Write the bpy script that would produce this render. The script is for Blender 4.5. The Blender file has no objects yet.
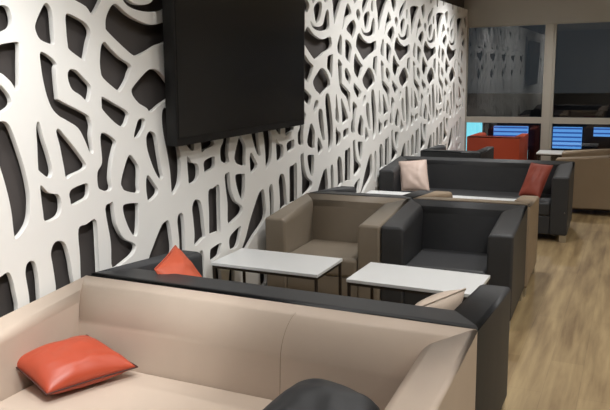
import bpy, bmesh, math, random
from mathutils import Vector, Matrix, noise

random.seed(4)
C = bpy.context.scene.collection
SC = bpy.context.scene

# ------------------------------------------------------------------ colour
def lin(c):
    return tuple(((v/255)/12.92 if v/255 <= .04045 else ((v/255+.055)/1.055)**2.4) for v in c) + (1.0,)

# --------------------------------------------------------------- materials
def base_mat(name):
    m = bpy.data.materials.new(name); m.use_nodes = True
    nt = m.node_tree
    return m, nt, nt.nodes['Principled BSDF']

def plain(name, rgb, rough=.5, metal=0.0, spec=.5, bump=0.0, scale=80.0, vary=0.0):
    m, nt, b = base_mat(name)
    b.inputs['Base Color'].default_value = lin(rgb)
    b.inputs['Roughness'].default_value = rough
    b.inputs['Metallic'].default_value = metal
    b.inputs['Specular IOR Level'].default_value = spec
    tc = nt.nodes.new('ShaderNodeTexCoord')
    if bump or vary:
        n = nt.nodes.new('ShaderNodeTexNoise'); n.inputs['Scale'].default_value = scale
        n.inputs['Detail'].default_value = 5
        nt.links.new(tc.outputs['Object'], n.inputs['Vector'])
        if bump:
            bp = nt.nodes.new('ShaderNodeBump'); bp.inputs['Strength'].default_value = bump
            bp.inputs['Distance'].default_value = .004
            nt.links.new(n.outputs['Fac'], bp.inputs['Height'])
            nt.links.new(bp.outputs['Normal'], b.inputs['Normal'])
        if vary:
            n2 = nt.nodes.new('ShaderNodeTexNoise'); n2.inputs['Scale'].default_value = 3.0
            nt.links.new(tc.outputs['Object'], n2.inputs['Vector'])
            mr = nt.nodes.new('ShaderNodeMapRange')
            mr.inputs['To Min'].default_value = 1-vary; mr.inputs['To Max'].default_value = 1+vary
            nt.links.new(n2.outputs['Fac'], mr.inputs['Value'])
            hs = nt.nodes.new('ShaderNodeHueSaturation'); hs.inputs['Color'].default_value = lin(rgb)
            nt.links.new(mr.outputs['Result'], hs.inputs['Value'])
            nt.links.new(hs.outputs['Color'], b.inputs['Base Color'])
    return m

def emit(name, rgb, strength):
    m, nt, b = base_mat(name)
    b.inputs['Base Color'].default_value = (0, 0, 0, 1)
    b.inputs['Emission Color'].default_value = lin(rgb)
    b.inputs['Emission Strength'].default_value = strength
    return m

def leather(name, rgb, rough=.45):
    """upholstery: fine grain plus very soft tonal variation"""
    m, nt, b = base_mat(name)
    tc = nt.nodes.new('ShaderNodeTexCoord')
    v = nt.nodes.new('ShaderNodeTexVoronoi'); v.inputs['Scale'].default_value = 320
    nt.links.new(tc.outputs['Object'], v.inputs['Vector'])
    n = nt.nodes.new('ShaderNodeTexNoise'); n.inputs['Scale'].default_value = 5; n.inputs['Detail'].default_value = 3
    nt.links.new(tc.outputs['Object'], n.inputs['Vector'])
    b1 = nt.nodes.new('ShaderNodeBump'); b1.inputs['Strength'].default_value = .12; b1.inputs['Distance'].default_value = .001
    nt.links.new(v.outputs['Distance'], b1.inputs['Height'])
    b2 = nt.nodes.new('ShaderNodeBump'); b2.inputs['Strength'].default_value = .15; b2.inputs['Distance'].default_value = .02
    nt.links.new(n.outputs['Fac'], b2.inputs['Height']); nt.links.new(b1.outputs['Normal'], b2.inputs['Normal'])
    nt.links.new(b2.outputs['Normal'], b.inputs['Normal'])
    mr = nt.nodes.new('ShaderNodeMapRange'); mr.inputs['To Min'].default_value = .93; mr.inputs['To Max'].default_value = 1.05
    nt.links.new(n.outputs['Fac'], mr.inputs['Value'])
    hs = nt.nodes.new('ShaderNodeHueSaturation'); hs.inputs['Color'].default_value = lin(rgb)
    nt.links.new(mr.outputs['Result'], hs.inputs['Value']); nt.links.new(hs.outputs['Color'], b.inputs['Base Color'])
    b.inputs['Roughness'].default_value = rough
    b.inputs['Specular IOR Level'].default_value = .4
    return m

def wood_floor():
    m, nt, b = base_mat('oak_plank_floor')
    tc = nt.nodes.new('ShaderNodeTexCoord')
    mp = nt.nodes.new('ShaderNodeMapping'); mp.inputs['Rotation'].default_value = (0, 0, math.pi/2)
    nt.links.new(tc.outputs['Object'], mp.inputs['Vector'])
    br = nt.nodes.new('ShaderNodeTexBrick')
    br.inputs['Scale'].default_value = 1; br.inputs['Brick Width'].default_value = 1.22; br.inputs['Row Height'].default_value = .18
    br.inputs['Mortar Size'].default_value = .0015; br.inputs['Bias'].default_value = 0; br.offset = .37
    br.inputs['Color1'].default_value = lin((134,110,76)); br.inputs['Color2'].default_value = lin((160,136,98))
    br.inputs['Mortar'].default_value = lin((120, 98, 68))
    nt.links.new(mp.outputs['Vector'], br.inputs['Vector'])
    mp2 = nt.nodes.new('ShaderNodeMapping'); mp2.inputs['Scale'].default_value = (8, .75, 1)
    nt.links.new(tc.outputs['Object'], mp2.inputs['Vector'])
    n = nt.nodes.new('ShaderNodeTexNoise'); n.inputs['Scale'].default_value = 1.6; n.inputs['Detail'].default_value = 6; n.inputs['Roughness'].default_value = .55
    n.inputs['Distortion'].default_value = .15
    nt.links.new(mp2.outputs['Vector'], n.inputs['Vector'])
    cr = nt.nodes.new('ShaderNodeValToRGB')
    cr.color_ramp.elements[0].position = .33; cr.color_ramp.elements[0].color = lin((100,80,56))
    cr.color_ramp.elements[1].position = .66; cr.color_ramp.elements[1].color = lin((194,172,130))
    nt.links.new(n.outputs['Fac'], cr.inputs['Fac'])
    mx = nt.nodes.new('ShaderNodeMix'); mx.data_type = 'RGBA'; mx.inputs['Factor'].default_value = .5
    nt.links.new(br.outputs['Color'], mx.inputs[6]); nt.links.new(cr.outputs['Color'], mx.inputs[7])
    nt.links.new(mx.outputs[2], b.inputs['Base Color'])
    b.inputs['Roughness'].default_value = .5
    return m

def glass_mat():
    m = bpy.data.materials.new('window_glass'); m.use_nodes = True
    nt = m.node_tree; nt.nodes.clear()
    o = nt.nodes.new('ShaderNodeOutputMaterial'); mix = nt.nodes.new('ShaderNodeMixShader')
    t = nt.nodes.new('ShaderNodeBsdfTransparent'); t.inputs['Color'].default_value = (.85, .9, .93, 1)
    g = nt.nodes.new('ShaderNodeBsdfGlossy'); g.inputs['Roughness'].default_value = 0.0; g.inputs['Color'].default_value = (.9, .9, .9, 1)
    fr = nt.nodes.new('ShaderNodeFresnel'); fr.inputs['IOR'].default_value = 2.05
    nt.links.new(fr.outputs[0], mix.inputs[0]); nt.links.new(t.outputs[0], mix.inputs[1]); nt.links.new(g.outputs[0], mix.inputs[2])
    nt.links.new(mix.outputs[0], o.inputs['Surface'])
    return m

M = dict(
    beige=leather('beige_leather', (199, 182, 166), .45),
    taupe=leather('taupe_leather', (138, 127, 112), .45),
    sand=leather('sand_leather', (150, 132, 110), .45),
    dark=leather('charcoal_leather', (55, 56, 58), .5),
    orange=leather('orange_leather', (176, 74, 50), .38),
    rust=leather('rust_leather', (146, 66, 50), .5),
    coral=leather('matte_orange_leather', (190, 86, 58), .55),
    orange_chair=leather('orange_chair_leather', (170, 68, 42), .5),
    pink=leather('pale_pink_leather', (214, 192, 180), .45),
    zipper=plain('zipper_tape', (70, 36, 30), .7),
    zip_dark=plain('dark_piping', (30, 30, 32), .6),
    steel=plain('brushed_steel', (200, 196, 186), .35, 1.0),
    chrome=plain('chrome', (220, 220, 222), .12, 1.0),
    frame=plain('dark_bronze_frame', (58, 50, 42), .45, .4),
    top=plain('white_laminate', (232, 234, 234), .28, vary=.02),
    screen=plain('white_lacquer', (238, 237, 233), .5, bump=.02, scale=300),
    backing=plain('dark_wall_paint', (72, 67, 65), .85, bump=.05, scale=150),
    wall=plain('warm_white_paint', (182, 180, 174), .8, bump=.04, scale=200),
    ceil=plain('ceiling_paint', (226, 224, 218), .9, bump=.03, scale=200),
    alu=plain('window_aluminium', (172, 167, 156), .55, 0, bump=.02, scale=200),
    tvbody=plain('black_plastic', (10, 10, 10), .55),
    tvscreen=plain('black_screen', (32, 32, 33), .2, spec=.6),
    tvedge=plain('bezel_trim', (60, 60, 62), .25, .6),
    facade=plain('night_facade', (16, 18, 24), .9, bump=.2, scale=8),
    pave=plain('night_paving', (18, 19, 22), .9, bump=.1, scale=20),
    blue=emit('blue_backlight', (104, 168, 240), .95),
    cyan=emit('cyan_light', (130, 226, 240), 1.15),
    slat=emit('glowing_navy_slat', (52, 100, 184), .75),  # slats glow: the backlight through them is put into their emission
    lamp=emit('lamp_lens', (255, 240, 220), 4.0),
    ring=plain('lamp_ring', (230, 228, 222), .4),
    floor=wood_floor(), glass=glass_mat())

# ------------------------------------------------------------------ helpers
def link(name, bm, mat, parent=None, smooth=True, loc=None):
    me = bpy.data.meshes.new(name)
    bmesh.ops.recalc_face_normals(bm, faces=bm.faces)
    bm.to_mesh(me); bm.free()
    for p in me.polygons: p.use_smooth = smooth
    me.materials.append(mat)
    o = bpy.data.objects.new(name, me); C.objects.link(o)
    if smooth:
        wn = o.modifiers.new('weighted_normals', 'WEIGHTED_NORMAL'); wn.keep_sharp = True
    if parent: o.parent = parent
    if loc: o.location = loc
    return o

def tag(o, label=None, cat=None, group=None, kind=None):
    if label: o['label'] = label
    if cat: o['category'] = cat
    if group: o['group'] = group
    if kind: o['kind'] = kind
    return o

def thing(name, label, cat, loc=(0, 0, 0), rz=0.0, group=None):
    o = bpy.data.objects.new(name, None); C.objects.link(o)
    o.empty_display_size = .1
    o.location = loc; o.rotation_euler = (0, 0, rz)
    return tag(o, label, cat, group)

def dup(root, label, loc, rz=0.0):
    r = root.copy(); C.objects.link(r); r.location = loc; r.rotation_euler = (0, 0, rz); r['label'] = label
    for ch in list(root.children):
        c = ch.copy(); C.objects.link(c); c.parent = r
        for g in list(ch.children):
            d = g.copy(); C.objects.link(d); d.parent = c
    return r

def box(bm, x0, x1, y0, y1, z0, z1):
    v = [bm.verts.new(p) for p in ((x0,y0,z0),(x1,y0,z0),(x1,y1,z0),(x0,y1,z0),(x0,y0,z1),(x1,y0,z1),(x1,y1,z1),(x0,y1,z1))]
    for f in ((3,2,1,0),(4,5,6,7),(0,1,5,4),(1,2,6,5),(2,3,7,6),(3,0,4,7)):
        bm.faces.new([v[i] for i in f])
    return v

def box_obj(name, dims, mat, parent=None, bevel=.004, seg=2):
    bm = bmesh.new(); box(bm, *dims)
    if bevel: bmesh.ops.bevel(bm, geom=bm.edges[:], offset=bevel, segments=seg, profile=.5, affect='EDGES', clamp_overlap=True)
    return link(name, bm, mat, parent)

def struct(o, kind='structure'):
    o['kind'] = kind
    return o

def tube(bm, pts, r, n=6, closed=False):
    rings = []
    m = len(pts)
    for i, p in enumerate(pts):
        a = pts[(i-1) % m] if (closed or i > 0) else p
        c = pts[(i+1) % m] if (closed or i < m-1) else p
        t = (Vector(c)-Vector(a)).normalized()
        s = t.cross(Vector((0, 0, 1)))
        if s.length < 1e-3: s = t.cross(Vector((1, 0, 0)))
        s.normalize(); w = s.cross(t)
        rings.append([bm.verts.new(Vector(p)+r*(math.cos(2*math.pi*k/n)*s+math.sin(2*math.pi*k/n)*w)) for k in range(n)])
    for i in range(m if closed else m-1):
        A, B = rings[i], rings[(i+1) % m]
        for k in range(n): bm.faces.new((A[k], A[(k+1) % n], B[(k+1) % n], B[k]))
    if not closed:
        bm.faces.new(rings[0]); bm.faces.new(rings[-1][::-1])

# ---------------------------------------------------------- seating builder
HB, HF, ZF = .715, .652, .07          # back height, arm height at the front, clearance under the body
def prism(foot_top, foot_bot, ztop, zbot, skip, bev):
    """solid from a footprint; the edges of the faces in skip (the mitres) stay sharp, the inner top edge is generously rounded"""
    bm = bmesh.new(); n = len(foot_top)
    lay = bm.edges.layers.float.new('bevel_weight_edge')
    T = [bm.verts.new((x, y, ztop(x, y))) for x, y in foot_top]
    B = [bm.verts.new((x, y, zbot)) for x, y in foot_bot]
    bm.faces.new(T); bm.faces.new(B[::-1])
    sharp = set()
    for i in range(n):
        j = (i+1) % n
        f = bm.faces.new((T[i], B[i], B[j], T[j]))
        if i in skip: sharp.update(f.edges)
    for e in bm.edges: e[lay] = 0.0 if e in sharp else .02/bev
    bm.edges.get((T[2], T[3]))[lay] = 1.0
    return bm

def soft(o, bev):
    o.modifiers.clear()
    b = o.modifiers.new('rounding', 'BEVEL'); b.width = bev; b.segments = 8; b.limit_method = 'WEIGHT'; b.use_clamp_overlap = True
    w = o.modifiers.new('weighted_normals', 'WEIGHTED_NORMAL'); w.keep_sharp = True
    return o

def make_seat(name, label, cat, W, D, mat, loc, rz, pads=1, arm=.165, back=.235, group=None, seat_z=.395, studs=True, seam=None, hb=HB, hf=HF, lean=.075, bev=.045):
    """box-shaped lounge seat; local front is -y, back is +y"""
    r = thing(name, label, cat, loc, rz, group)
    hw, yf, yb = W/2, -D/2, D/2
    xi, yi = hw-arm, yb-back
    zt = lambda x, y: hf+(hb-hf)*(y-yf)/D
    for s in (-1, 1):
        top = [(s*hw, yf), (s*hw, yb), (s*xi, yi), (s*xi, yf)]
        bot = [(s*hw, yf), (s*hw, yb), (s*xi, yi-lean), (s*xi, yf)]
        soft(link('armrest', prism(top, bot, zt, ZF, {1}, min(bev, .04)), mat, r), min(bev, .04))
    top = [(-hw, yb), (hw, yb), (xi, yi), (-xi, yi)]
    bot = [(-hw, yb), (hw, yb), (xi, yi-lean), (-xi, yi-lean)]
    bk = soft(link('backrest', prism(top, bot, zt, ZF, {1, 3}, bev), mat, r), bev)
    # base between the arms, seat cushion on top
    g = .002
    box_obj('seat_base', (-xi+g, xi-g, yf+.012, yi-lean+.03, ZF+.005, .255), mat, r, .008)
    bm = bmesh.new(); box(bm, -xi+g, xi-g, yf+.004, yi-.03, .257, seat_z)
    bmesh.ops.bevel(bm, geom=bm.edges[:], offset=.028, segments=4, profile=.55, affect='EDGES')
    sc = link('seat_cushion', bm, mat, r)
    if seam:
        for sx in seam:   # stitched seams dividing the back pad
            bm = bmesh.new()
            zz = lambda z: yi-lean*(zt(0, yi)-z)/(zt(0, yi)-ZF)
            p0 = Vector((sx, zz(zt(0, yi)-bev), zt(0, yi)-bev)); p1 = Vector((sx, yi, zt(0, yi))); p2 = Vector((sx, yi+bev, zt(0, yi+bev)))
            path = [(sx, zz(z), z) for z in (.40, .44, .48, .52)]
            for q in range(9):
                t = q/8; w0, w1, w2 = (1-t)**2, 1.414*t*(1-t), t*t
                path.append(tuple((p0*w0+p1*w1+p2*w2)/(w0+w1+w2)))
            tube(bm, path, .0014, 5)
            link('seam', bm, M['sand'], bk)
    for sx in (-1, 1):
        for sy in (-1, 1):
            x, y = sx*(hw-.04), sy*(D/2-.05)
            f = box_obj('foot', (x-.032, x+.032, y-.032, y+.032, 0, ZF+.004), M['steel'], r, .003)
            f['label'] = 'square brushed steel foot'
    if studs:
        bm = bmesh.new()
        for s in (1,):
            mt = Matrix.Translation((s*(hw-.03), yf-.001, .30)) @ Matrix.Rotation(math.pi/2, 4, 'X')
            bmesh.ops.create_cone(bm, cap_ends=True, segments=10, radius1=.007, radius2=.005, depth=.006, matrix=mt)
        st = link('link_stud', bm, M['chrome'], r); st['label'] = 'small chrome connector stud'
    return r

# ------------------------------------------------------------ cushion builder
def cushion(name, label, corners, mat, thick=.075, seed=0, piping=None, pin=.055, soft_corner=.03, group='scatter cushions'):
    """soft square cushion from its four corner points (in order round the edge)"""
    c = [Vector(p) for p in corners]
    ctr = sum(c, Vector())/4
    L = [(p-ctr)*1.05 for p in c]
    nrm = ((L[2]-L[0]).cross(L[3]-L[1])).normalized()
    N = 22
    def pt(u, v, side):
        # edges bow inwards between the corners
        uu = u*(1-pin*(1-v*v)); vv = v*(1-pin*(1-u*u))
        k = 1-soft_corner*(u*u*v*v)**1.5
        a, b = (uu*k+1)/2, (vv*k+1)/2
        p = L[0]*(1-a)*(1-b)+L[1]*a*(1-b)+L[2]*a*b+L[3]*(1-a)*b
        prof = max(0, (1-abs(u)**2.3)*(1-abs(v)**2.3))**.55
        w = noise.noise(Vector((u*2.2+seed*7.3, v*2.2-seed*3.1, side*5+seed)))*.22+noise.noise(Vector((u*5+seed, v*5, side*3)))*.07
        return p+nrm*side*thick*prof*(1+w)
    bm = bmesh.new()
    g = {}
    for side in (1, -1):
        for i in range(N+1):
            for j in range(N+1):
                u = -math.cos(math.pi*i/N) if False else -1+2*i/N
                v = -1+2*j/N
                u = math.copysign(abs(u)**.8, u); v = math.copysign(abs(v)**.8, v)
                edge = i in (0, N) or j in (0, N)
                if edge and side == -1: g[(side, i, j)] = g[(1, i, j)]; continue
                g[(side, i, j)] = bm.verts.new(pt(u, v, side))
    for side in (1, -1):
        for i in range(N):
            for j in range(N):
                q = [g[(side, i, j)], g[(side, i+1, j)], g[(side, i+1, j+1)], g[(side, i, j+1)]]
                bm.faces.new(q if side == 1 else q[::-1])
    o = link(name, bm, mat, None)
    o.modifiers.clear()
    s = o.modifiers.new('smooth', 'SUBSURF'); s.levels = s.render_levels = 1
    o.location = ctr
    tag(o, label, 'cushion', group)
    # piping along the four edges
    ring = []
    for i in range(N): ring.append((i, 0))
    for i in range(N): ring.append((N, i))
    for i in range(N): ring.append((N-i, N))
    for i in range(N): ring.append((0, N-i))
    def P(i, j):
        u = -1+2*i/N; v = -1+2*j/N
        u = math.copysign(abs(u)**.8, u); v = math.copysign(abs(v)**.8, v)
        return pt(u, v, 1)
    bm = bmesh.new(); tube(bm, [P(i, j) for i, j in ring], .0035, 5, True)
    link('piping', bm, piping or mat, o)
    return o

# ================================================================= THE SHELL
XW, YW, ZC = -2.5, 11.35, 2.90        # face of the white screen, inner face of the window wall, ceiling
XR, YN = 4.2, -2.6
bm = bmesh.new(); box(bm, XW-.16, XR, YN, YW+.1, -.1, 0); struct(link('floor', bm, M['floor'], None, False))
bm = bmesh.new(); box(bm, XW-.16, XR, YN, YW+.1, ZC, ZC+.1); struct(link('ceiling', bm, M['ceil'], None, False))
bm = bmesh.new(); box(bm, XW-.16, XW-.06, YN, YW+.1, 0, ZC); struct(link('wall_left', bm, M['backing'], None, False))
bm = bmesh.new(); box(bm, XR, XR+.1, YN, YW+.1, 0, ZC); struct(link('wall_right', bm, M['wall'], None, False))
bm = bmesh.new(); box(bm, XW-.16, XR+.1, YN-.1, YN, 0, ZC); struct(link('wall_front', bm, M['wall'], None, False))
# window wall: header above, sill below, solid pier on the right
ZT, ZB = 2.355, .10
bm = bmesh.new(); box(bm, XW-.06, XR, YW, YW+.12, ZT, ZC); box(bm, XW-.06, XR, YW, YW+.12, 0, ZB)
box(bm, 2.45, XR, YW, YW+.12, ZB, ZT); box(bm, XW-.06, XW, YW, YW+.12, ZB, ZT)
struct(link('wall_back', bm, M['wall'], None, False))

# windows: three bays, each with frame, mid rail and an upper and a lower pane
bays = [(-2.5, -1.235), (-1.235, .98), (.98, 2.45)]
for i, (a, b) in enumerate(bays):
    bm = bmesh.new()
    la = .012 if i == 0 else .075
    rb = .085 if i == 0 else .075
    y0, y1 = YW-.012, YW+.07
    box(bm, a, a+la, y0, y1, ZB, ZT); box(bm, b-rb, b, y0, y1, ZB, ZT)
    box(bm, a+la, b-rb, y0, y1, ZT-.012, ZT); box(bm, a+la, b-rb, y0, y1, ZB, ZB+.05)
    box(bm, a+la, b-rb, y0, y1, .856, .948)
    w = struct(link('window_%d' % (i+1), bm, M['alu'], None, False))
    for nm, z0, z1 in (('upper_pane', .948, ZT-.012), ('lower_pane', ZB+.05, .856)):
        bm = bmesh.new()
        v = [bm.verts.new(p) for p in ((a+la, YW+.03, z0), (b-rb, YW+.03, z0), (b-rb, YW+.03, z1), (a+la, YW+.03, z1))]
        bm.faces.new(v)
        link(nm, bm, M['glass'], w, False)
# projecting centre posts between the bays
for i, x in enumerate((-1.235, .98)):
    bm = bmesh.new(); box(bm, x-.052, x+.04, YW-.05, YW-.012, ZB, ZT)
    struct(link('trim_%d' % (i+1), bm, M['alu'], None, False))
# skirting along the left wall
# ======================================================== WHITE OPENWORK SCREEN
HOLES = [
    [(0.461,2.033),(0.485,2.024),(0.499,1.991),(0.499,1.902),(0.498,1.853),(0.477,1.849),(0.412,1.869),(0.388,1.912),(0.396,1.945),(0.427,1.994)],
    [(0.584,1.982),(0.607,1.995),(0.693,1.969),(0.731,1.947),(0.747,1.912),(0.724,1.86),(0.696,1.783),(0.679,1.78),(0.594,1.825),(0.583,1.852),(0.581,1.928)],
    [(0.182,1.838),(0.231,1.848),(0.273,1.852),(0.286,1.838),(0.276,1.749),(0.265,1.661),(0.245,1.645),(0.222,1.68),(0.182,1.713),(0.151,1.736),(0.161,1.816)],
    [(0.405,1.808),(0.401,1.776),(0.408,1.685),(0.426,1.602),(0.451,1.549),(0.489,1.514),(0.532,1.492),(0.609,1.447),(0.651,1.379),(0.68,1.317),(0.705,1.317),(0.697,1.4),(0.707,1.45),(0.698,1.486),(0.672,1.512),(0.51,1.584),(0.493,1.609),(0.492,1.73),(0.501,1.758),(0.469,1.788),(0.425,1.81)],
    [(0.568,1.711),(0.578,1.727),(0.597,1.733),(0.633,1.724),(0.696,1.674),(0.722,1.641),(0.7,1.578),(0.68,1.577),(0.642,1.607),(0.59,1.636),(0.57,1.676)],
    [(0.142,1.512),(0.176,1.505),(0.199,1.471),(0.226,1.388),(0.252,1.289),(0.265,1.204),(0.266,1.139),(0.251,1.062),(0.22,1.016),(0.168,0.983),(0.157,1.007),(0.155,1.104),(0.146,1.182),(0.132,1.256),(0.111,1.347),(0.101,1.436),(0.113,1.495)],
    [(0.348,1.491),(0.359,1.495),(0.367,1.481),(0.38,1.418),(0.405,1.331),(0.418,1.259),(0.406,1.231),(0.384,1.232),(0.337,1.269),(0.332,1.293),(0.338,1.392),(0.34,1.46)],
    [(0.463,1.442),(0.482,1.452),(0.511,1.422),(0.56,1.37),(0.62,1.298),(0.647,1.257),(0.625,1.237),(0.543,1.221),(0.503,1.209),(0.493,1.265),(0.478,1.37)],
    [(0.767,1.399),(0.794,1.408),(0.845,1.384),(0.882,1.351),(0.866,1.313),(0.84,1.254),(0.819,1.166),(0.825,1.112),(0.792,1.099),(0.744,1.114),(0.72,1.136),(0.723,1.209),(0.762,1.255),(0.762,1.347)],
    [(0.335,1.196),(0.347,1.194),(0.385,1.156),(0.436,1.142),(0.456,1.112),(0.45,1.056),(0.415,1.029),(0.345,1.027),(0.337,1.078),(0.333,1.149)],
    [(0.514,1.131),(0.536,1.152),(0.606,1.164),(0.641,1.163),(0.653,1.146),(0.642,1.097),(0.597,1.082),(0.527,1.072),(0.517,1.102)],
    [(0.554,0.944),(0.612,0.959),(0.664,0.974),(0.678,0.971),(0.692,0.943),(0.688,0.8),(0.681,0.651),(0.666,0.65),(0.549,0.652),(0.541,0.659),(0.549,0.804)],
    [(0.363,0.867),(0.389,0.91),(0.426,0.913),(0.462,0.886),(0.483,0.804),(0.49,0.722),(0.497,0.6551),(0.469,0.6467),(0.373,0.6179),(0.375,0.7),(0.368,0.801)],
    [(0.201,0.821),(0.215,0.853),(0.24,0.86),(0.262,0.842),(0.272,0.778),(0.271,0.698),(0.258,0.539),(0.206,0.557),(0.208,0.693),(0.201,0.782)],
    [(-0.104,0.645),(0.024,0.805),(0.071,0.835),(0.111,0.836),(0.131,0.75),(0.123,0.614),(-0.054,0.515),(-0.205,0.425),(-0.236,0.454),(-0.168,0.541)],
    [(0.762,1.007),(0.8,1.032),(0.825,1.032),(0.831,0.958),(0.844,0.898),(0.893,0.82),(0.981,0.767),(0.973,0.723),(0.896,0.694),(0.785,0.681),(0.785,0.828)],
    [(0.9,0.99),(0.922,1.006),(1.005,0.997),(1.034,0.975),(1.013,0.828),(0.98,0.814),(0.942,0.862),(0.911,0.933)],
    [(0.9,1.133),(0.935,1.207),(0.983,1.27),(1.035,1.225),(1.058,1.183),(1.049,1.093),(1.048,1.057),(1.019,1.053),(0.928,1.081),(0.905,1.107)],
    [(-0.071,1.126),(-0.048,1.131),(0.011,1.064),(0.03,1.037),(0.011,1.007),(-0.062,0.985),(-0.077,1.02),(-0.08,1.084)],
    [(-0.052,1.349),(-0.032,1.378),(-0.001,1.382),(0.037,1.355),(0.053,1.273),(0.073,1.155),(0.085,1.104),(0.049,1.1),(0.001,1.164),(-0.046,1.274)],
    [(1.033,1.373),(1.055,1.42),(1.075,1.452),(1.107,1.462),(1.137,1.451),(1.128,1.412),(1.109,1.391),(1.075,1.362),(1.04,1.358)],
    [(0.799,1.744),(0.801,1.779),(0.818,1.849),(0.848,1.87),(0.883,1.843),(0.955,1.794),(1.045,1.752),(1.027,1.712),(1.004,1.675),(0.949,1.622),(0.925,1.619),(0.816,1.688),(0.801,1.729)],
    [(0.793,1.58),(0.805,1.591),(0.891,1.553),(0.995,1.501),(0.985,1.458),(0.963,1.433),(0.938,1.427),(0.877,1.458),(0.798,1.525),(0.791,1.551)],
    [(-0.329,1.946),(-0.321,1.991),(-0.287,2.041),(-0.253,2.066),(-0.218,2.06),(-0.146,2.02),(-0.052,1.991),(0.062,1.976),(0.202,2.004),(0.234,2.004),(0.252,1.988),(0.26,1.942),(0.238,1.907),(0.145,1.878),(0.089,1.864),(0.004,1.832),(-0.084,1.806),(-0.133,1.811),(-0.228,1.866),(-0.318,1.926)],
    [(-0.155,1.614),(-0.14,1.636),(-0.083,1.677),(-0.006,1.723),(0.039,1.732),(0.099,1.718),(0.166,1.666),(0.209,1.615),(0.201,1.572),(0.097,1.532),(0.002,1.492),(-0.033,1.517),(-0.096,1.545),(-0.141,1.583)],
    [(-0.107,2.172),(-0.115,2.227),(-0.064,2.267),(0.008,2.289),(0.049,2.275),(0.052,2.231),(0.014,2.155),(-0.039,2.111),(-0.075,2.113)],
    [(-0.188,2.115),(-0.159,2.109),(-0.09,2.08),(0.001,2.081),(0.075,2.109),(0.12,2.186),(0.164,2.235),(0.201,2.216),(0.212,2.15),(0.197,2.074),(0.063,2.047),(-0.071,2.049),(-0.156,2.073)],
    [(0.265,2.431),(0.594,2.463),(0.521,2.374),(0.422,2.253),(0.345,2.134),(0.316,2.133),(0.29,2.291)],
    [(0.51,2.088),(0.543,2.169),(0.58,2.242),(0.643,2.324),(0.717,2.282),(0.734,2.234),(0.616,2.191),(0.529,2.089)],
    [(0.865,2.261),(0.923,2.29),(0.982,2.25),(0.968,2.203),(0.93,2.179),(0.888,2.212)],
    [(0.614,2.091),(0.766,2.179),(0.835,2.163),(0.861,2.114),(0.821,2.048),(0.769,2.002),(0.726,2.039)],
    [(0.727,2.461),(0.775,2.489),(0.874,2.51),(0.908,2.411),(0.85,2.342),(0.807,2.35)],
    [(-0.162,2.341),(-0.091,2.41),(0.083,2.5),(0.084,2.456),(-0.051,2.326),(-0.131,2.261)],
    [(0.089,2.346),(0.115,2.396),(0.154,2.395),(0.163,2.313),(0.124,2.289),(0.098,2.308)],
    [(0.545,0.542),(0.571,0.559),(0.689,0.567),(0.674,0.516),(0.65,0.486),(0.564,0.472),(0.541,0.49)],
    [(0.789,0.564),(0.825,0.599),(0.955,0.629),(0.936,0.552),(0.89,0.49),(0.808,0.491),(0.79,0.514)],
    [(0.402,0.519),(0.467,0.538),(0.458,0.12),(0.393,0.201)],
    [(0.582,0.426),(0.666,0.381),(0.655,0.12),(0.564,0.192)],
    [(0.787,0.372),(0.844,0.333),(0.803,0.12),(0.747,0.161)],
    [(0.2,0.12),(0.2,0.36),(0.225,0.45),(0.26,0.46),(0.275,0.4),(0.28,0.12)],
    [(0.03,0.12),(0.02,0.25),(0.05,0.35),(0.09,0.37),(0.11,0.3),(0.12,0.12)]]
PER, YO = 1.19, 3.233
Z0S, Z1S, YS0, YS1 = .03, 2.62, .12, 11.335
def cr(pts, n=4):
    o = []; m = len(pts)
    for i in range(m):
        p0, p1, p2, p3 = (pts[(i+j-1) % m] for j in range(4))
        for k in range(n):
            t = k/n
            o.append(tuple(.5*(2*p1[d]+(p2[d]-p0[d])*t+(2*p0[d]-5*p1[d]+4*p2[d]-p3[d])*t*t+(3*p1[d]-p0[d]-3*p2[d]+p3[d])*t**3) for d in (0, 1)))
    return o
cu = bpy.data.curves.new('openwork_screen', 'CURVE'); cu.dimensions = '2D'; cu.fill_mode = 'BOTH'
cu.extrude = .0125; cu.bevel_depth = .0015; cu.bevel_resolution = 1; cu.offset = -.0015
def spline(pts):
    s = cu.splines.new('POLY'); s.points.add(len(pts)-1)
    for p, (y, z) in zip(s.points, pts): p.co = (y, z, 0, 1)
    s.use_cyclic_u = True
outline = [(YS0, Z0S), (YS1, Z0S), (YS1, Z1S)]
notches = []
for k in range(-4, 8):
    for u0, u1, zb in ((.265, .35, 2.525), (.60, .66, 2.56), (.70, .74, 2.57), (-.06, .03, 2.545)):
        notches.append((YO+k*PER+u0, YO+k*PER+u1, zb))
for u0, u1, zb in sorted(notches, reverse=True):
    if u0 > YS0+.05 and u1 < YS1-.05:
        outline += [(u1, Z1S), (u1-.008, zb+.015), (u1-.025, zb), (u0+.02, zb+.004), (u0+.004, zb+.02), (u0, Z1S)]
outline.append((YS0, Z1S))
spline(outline)
for k in range(-4, 8):
    for pts in HOLES:
        P = [(YO+k*PER+u, z) for u, z in cr(pts)]
        ys = [p[0] for p in P]
        if min(ys) < YS0+.03 or max(ys) > YS1-.02: continue
        spline(P)
tmp = bpy.data.objects.new('tmp_screen', cu); C.objects.link(tmp)
bpy.context.view_layer.update()
dg = bpy.context.evaluated_depsgraph_get()
me = bpy.data.meshes.new_from_object(tmp.evaluated_get(dg))
bpy.data.objects.remove(tmp)
# curve x,y,z -> world y,z,x
for v in me.vertices:
    a, b, c = v.co; v.co = (c, a, b)
me.materials.clear(); me.materials.append(M['screen'])
scr = bpy.data.objects.new('openwork_screen', me); C.objects.link(scr)
scr.location = (XW-.0125, 0, 0)
tag(scr, 'long white cut-out feature panel with branching holes covering the dark left wall', 'wall panel')
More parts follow.
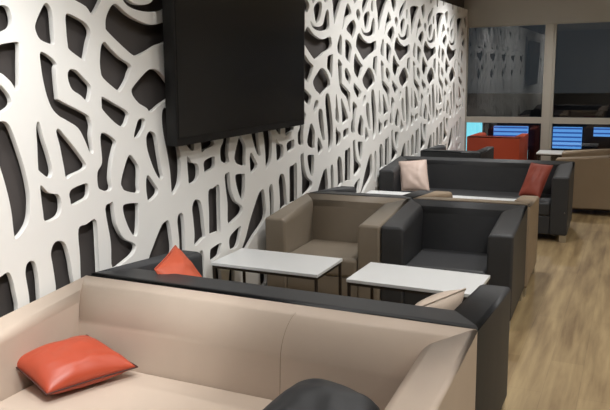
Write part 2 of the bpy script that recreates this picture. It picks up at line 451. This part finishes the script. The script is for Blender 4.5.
# stand-off blocks that hold the screen off the wall
for k in range(0, 9):
    for z in (.055, 2.5):
        y = YO+(-2.4+k)*PER+.86
        if YS0+.05 < y < YS1-.05:
            box_obj('spacer', (XW-.0592, XW-.0252, y-.02, y+.02, z-.02, z+.02), M['backing'], None, 0).parent = scr
for ch in scr.children: ch.location = (-(XW-.0125), 0, 0)

# ================================================================= TELEVISION
tv = thing('television', 'large black flat television hung on the white cut-out panel', 'television', (-2.43, 4.195, 1.815), 0)
tvw, tvh = 1.735, 1.055
bm = bmesh.new(); box(bm, -.03, .045, -tvw/2, tvw/2, -tvh/2, tvh/2)
bmesh.ops.bevel(bm, geom=bm.edges[:], offset=.006, segments=2, affect='EDGES'); link('housing', bm, M['tvbody'], tv)
bm = bmesh.new(); box(bm, .0445, .0475, -tvw/2+.022, tvw/2-.022, -tvh/2+.052, tvh/2-.02); link('display', bm, M['tvscreen'], tv, False)
bm = bmesh.new(); box(bm, .044, .0495, -tvw/2+.015, tvw/2-.015, -tvh/2+.0465, -tvh/2+.0515); link('bezel_strip', bm, M['tvedge'], tv, False)
bm = bmesh.new(); box(bm, -.0682, -.034, -.3, .3, -.2, .2); link('wall_bracket', bm, M['tvbody'], tv, False).rotation_euler = (0, -math.radians(1.4), 0)
tv.rotation_euler = (0, math.radians(1.4), 0)

# ==================================================================== SEATING
make_seat('sofa', 'beige leather sofa in front, carrying an orange and a charcoal cushion', 'sofa',
          1.965, .80, M['beige'], (-1.485, 2.195, 0), 0, seam=(.245,), bev=.14, lean=.05)
make_seat('sofa', 'charcoal sofa standing back to back with the beige sofa, facing two white tables', 'sofa',
          1.965, .775, M['dark'], (-1.482, 3.002, 0), math.pi-.008)
armchairs = 'cube armchairs in the middle block'
make_seat('armchair', 'taupe armchair beside the white panel, behind the left of two white tables', 'armchair',
          .885, .775, M['taupe'], (-1.995, 4.80, 0), .03, group=armchairs)
make_seat('armchair', 'charcoal armchair beside the aisle, facing the front white tables, right of a taupe armchair', 'armchair',
          .885, .775, M['dark'], (-1.107, 4.83, 0), .03, group=armchairs)
make_seat('armchair', 'charcoal armchair mostly hidden behind the taupe armchair by the white panel', 'armchair',
          .885, .755, M['dark'], (-2.0, 5.575, 0), math.pi+.03, group=armchairs)
make_seat('armchair', 'taupe armchair behind the charcoal armchair at the aisle, facing the long charcoal sofa', 'armchair',
          .885, .755, M['sand'], (-1.115, 5.605, 0), math.pi+.03, group=armchairs)
make_seat('sofa', 'long charcoal sofa at the back with a pale pink and a rust cushion', 'sofa',
          1.93, .80, M['dark'], (-1.515, 7.485, 0), .024)
make_seat('armchair', 'charcoal armchair turned away between the long charcoal sofa and the orange armchair', 'armchair',
          .75, .75, M['dark'], (-2.02, 8.81, 0), math.pi-.03, arm=.12, back=.17, hb=.718, hf=.712, lean=.04, group='armchairs by the window')
make_seat('armchair', 'orange armchair with its back to the room under the window', 'armchair',
          .75, .75, M['orange_chair'], (-1.84, 10.63, 0), math.pi-.03, arm=.12, back=.17, hb=.735, hf=.73, lean=.04, group='armchairs by the window')
make_seat('armchair', 'beige armchair at the right edge seen from its side, near the window', 'armchair',
          .90, .80, M['sand'], (-.42, 9.03, 0), -math.pi/2, group='armchairs by the window')

# ===================================================================== TABLES
def make_table(label, loc, rz):
    r = thing('coffee_table', label, 'coffee table', loc, rz, 'white coffee tables')
    w, d, h = .765, .41, .485
    t = box_obj('tabletop', (-w/2, w/2, -d/2, d/2, h-.02, h), M['top'], r, .002); t['label'] = 'white laminate top'
    bm = bmesh.new(); k = .016; z0, z1 = h-.038, h-.0205
    a, b = w/2-.006, d/2-.006
    box(bm, -a, a, -b, -b+k, z0, z1); box(bm, -a, a, b-k, b, z0, z1)
    box(bm, -a, -a+k, -b+k, b-k, z0, z1); box(bm, a-k, a, -b+k, b-k, z0, z1)
    f = link('frame', bm, M['frame'], r, False); f['label'] = 'slim dark metal frame'
    for sx in (-1, 1):
        for sy in (-1, 1):
            x0, x1 = sorted((sx*a, sx*(a-k))); y0, y1 = sorted((sy*b, sy*(b-k)))
            box_obj('leg', (x0, x1, y0, y1, 0, z0), M['frame'], r, 0)
    return r
t1 = make_table('white coffee table beside the white panel, in front of the taupe armchair', (-2.078, 3.927, 0), 0)
dup(t1, 'white coffee table in front of the charcoal armchair near the aisle', (-1.115, 3.905, 0), -.02)
dup(t1, 'white coffee table before the pale pink cushion on the long charcoal sofa', (-2.05, 6.53, 0), .02)
dup(t1, 'white coffee table before the rust cushion end of the long charcoal sofa', (-1.255, 6.51, 0), .0)
dup(t1, 'white coffee table by the window post, beyond the beige armchair at the right', (-.90, 10.78, 0), 0)

# =================================================================== CUSHIONS
cushion('cushion', 'shiny orange leather cushion lying on the beige sofa seat', [(-2.075, 1.91, .445), (-1.905, 2.262, .447), (-2.215, 2.30, .53), (-2.35, 1.985, .505)], M['orange'], .08, 1, M['zipper'])
cushion('cushion', 'orange cushion propped corner up on the charcoal sofa by the panel', [(-2.22, 3.02, .783), (-2.163, 2.76, .727), (-1.965, 2.79, .455), (-2.02, 3.05, .50)], M['coral'], .075, 2)
cushion('cushion', 'beige cushion tucked in the aisle end corner of the charcoal sofa', [(-.655, 3.06, .715), (-.80, 2.79, .69), (-.95, 2.84, .43), (-.80, 3.08, .43)], M['beige'], .085, 3, pin=.03)
cushion('cushion', 'charcoal cushion on the beige sofa beside its aisle arm', [(-1.06, 2.25, .555), (-.735, 2.20, .515), (-.80, 1.86, .435), (-1.20, 1.93, .45)], M['dark'], .10, 4, pin=.02, soft_corner=.17)
cushion('cushion', 'pale pink cushion on the panel end of the long charcoal sofa', [(-2.345, 7.38, .705), (-2.045, 7.40, .735), (-1.955, 7.22, .42), (-2.25, 7.20, .42)], M['pink'], .06, 5)
cushion('cushion', 'rust cushion on the aisle end of the long charcoal sofa', [(-.955, 7.52, .727), (-.735, 7.42, .722), (-.825, 7.22, .42), (-1.035, 7.30, .42)], M['rust'], .06, 6)

# ===================================================== OUTSIDE, SEEN THROUGH GLASS
bm = bmesh.new(); box(bm, -9, 9, 14.0, 14.3, -.5, 1.22); struct(link('exterior_facade', bm, M['facade'], None, False))
bm = bmesh.new(); box(bm, -7, 7, YW+.13, 14.0, -.6, -.5); struct(link('exterior_ground', bm, M['pave'], None, False))
def lit_blind(label, x0, x1, z0, z1, n):
    r = thing('lit_blind', label, 'lit window', ((x0+x1)/2, 13.86, z0), 0, 'blue lit blinds outside')
    w, h = x1-x0, z1-z0
    box_obj('light_box', (-w/2, w/2, .05, .13, 0, h), M['blue'], r, 0)
    for k in range(n):
        z = (k+.72)*h/n
        box_obj('slat', (-w/2, w/2, .015, .045, z-h/n*.17, z+h/n*.17), M['slat'], r, 0)
lit_blind('blue lit blind seen through the left pane above the orange armchair', -2.50, -1.86, .20, .60, 5)
lit_blind('blue lit blind seen through the glass right of the window post', -1.40, -.89, .20, .60, 5)
lit_blind('blue lit blind at the far right edge of the glass', -.69, -.10, .44, .60, 2)
def lit_panel(label, x0, x1, z0, z1):
    r = thing('light_panel', label, 'light panel', ((x0+x1)/2, 13.9, z0), 0, 'cyan light panels outside')
    w, h = x1-x0, z1-z0
    box_obj('lens', (-w/2, w/2, .02, .09, 0, h), M['cyan'], r, 0)
    bm = bmesh.new(); t = .02
    box(bm, -w/2-t, -w/2, .0, .1, -t, h+t); box(bm, w/2, w/2+t, .0, .1, -t, h+t)
    box(bm, -w/2, w/2, 0, .1, h, h+t); box(bm, -w/2, w/2, 0, .1, -t, 0)
    link('surround', bm, M['facade'], r, False)
lit_panel('bright cyan light panel outside at the panel end of the glass', -3.25, -2.72, -.1, .68)
lit_panel('small cyan light panel outside, right of the orange armchair', -1.93, -1.84, -.35, .15)

# ===================================================================== LIGHTS
def downlight(x, y, power, size, blend=.6, rad=.05, col=(1, .87, .70), tilt=(0, 0), aim=None):
    r = thing('downlight', 'unseen round recessed ceiling downlight', 'downlight', (x, y, ZC), 0, 'ceiling downlights')
    bm = bmesh.new()
    n = 24; R0, R1 = .055, .075
    ring = [[bm.verts.new((rr*math.cos(2*math.pi*k/n), rr*math.sin(2*math.pi*k/n), z)) for k in range(n)] for rr, z in ((R0, -.002), (R0, -.012), (R1, -.010), (R1, -.001))]
    for a, b in zip(ring, ring[1:]+ring[:1]):
        for k in range(n): bm.faces.new((a[k], a[(k+1) % n], b[(k+1) % n], b[k]))
    link('trim_ring', bm, M['ring'], r)
    bm = bmesh.new(); bmesh.ops.create_circle(bm, cap_ends=True, segments=24, radius=R0, matrix=Matrix.Translation((0, 0, -.003)))
    link('lens', bm, M['lamp'], r, False)
    L = bpy.data.lights.new('downlight_beam', 'SPOT'); L.energy = power; L.color = col
    L.spot_size = math.radians(size); L.spot_blend = blend; L.shadow_soft_size = rad
    o = bpy.data.objects.new('downlight_beam', L); C.objects.link(o); o.parent = r; o.location = (0, 0, -.03)
    o.rotation_euler = (math.radians(tilt[0]), math.radians(tilt[1]), 0)
    if aim: o.rotation_euler = (Vector(aim)-Vector((x, y, ZC))).to_track_quat('-Z', 'Y').to_euler()
# wall-washing downlights along the screen, then an added, unseen grid fitted for brightness
for x, y, p in [(-1.6, 0.2, 18), (-1.9, 1.45, 95), (-1.6, 2.2, 40), (-1.6, 3.2, 14), (-1.6, 5.6, 41), (-1.6, 6.6, 71), (-1.6, 7.6, 85), (-1.6, 8.6, 44), (-1.6, 9.8, 107)]:
    downlight(x, y, p, 115, 1.0, .08, (1, 1, .995), (0, 30))
for x, y, p in [(-1.1, -1.7, 17), (-1.1, 0.2, 10), (-1.1, 2.0, 28), (-1.1, 4.0, 48), (-1.1, 6.0, 94), (-1.1, 10.0, 135), (0.2, -1.7, 17), (0.2, 2.0, 82), (0.2, 4.0, 96), (1.5, -1.7, 18), (1.5, 0.2, 45), (1.5, 2.0, 45), (1.5, 4.0, 74), (1.5, 8.0, 100), (1.5, 10.0, 45), (3.0, -1.7, 19), (3.0, 0.2, 21), (3.0, 2.0, 32), (3.0, 4.0, 45), (3.0, 6.0, 59), (3.0, 8.0, 53), (3.0, 10.0, 34)]:
    downlight(x, y, p, 150, 1.0, .08, (1, .985, .93 if x > 1 else .975))
downlight(-.6, .9, 270, 50, .7, .08, (1, .995, .985), aim=(-2.5, 2.25, 1.05))  # unseen accent spot added to brighten the near end of the screen


w = bpy.data.worlds.new('night'); w.use_nodes = True; SC.world = w
bg = w.node_tree.nodes['Background']; bg.inputs['Color'].default_value = (.024, .027, .030, 1); bg.inputs['Strength'].default_value = 1.0

# ===================================================================== CAMERA
cam = bpy.data.cameras.new('camera'); co = bpy.data.objects.new('camera', cam); C.objects.link(co)
yaw, pitch, roll = .4438, .1886, -.0178
cy, sy = math.cos(yaw), math.sin(yaw)
f0, r0, u0 = Vector((-sy, cy, 0)), Vector((cy, sy, 0)), Vector((0, 0, 1))
f = f0*math.cos(pitch)-u0*math.sin(pitch); u = u0*math.cos(pitch)+f0*math.sin(pitch)
r = r0*math.cos(roll)+u*math.sin(roll); u2 = u*math.cos(roll)-r0*math.sin(roll)
mt = Matrix((r, u2, -f)).transposed().to_4x4(); mt.translation = (0, 0, 1.7)
co.matrix_world = mt
cam.sensor_width = 36; cam.lens = 696.26*36/610; cam.clip_start = .05
SC.camera = co
vs = SC.view_settings
vs.view_transform = 'Standard'; vs.look = 'None'; vs.gamma = 1; vs.use_curve_mapping = False; vs.exposure = .06
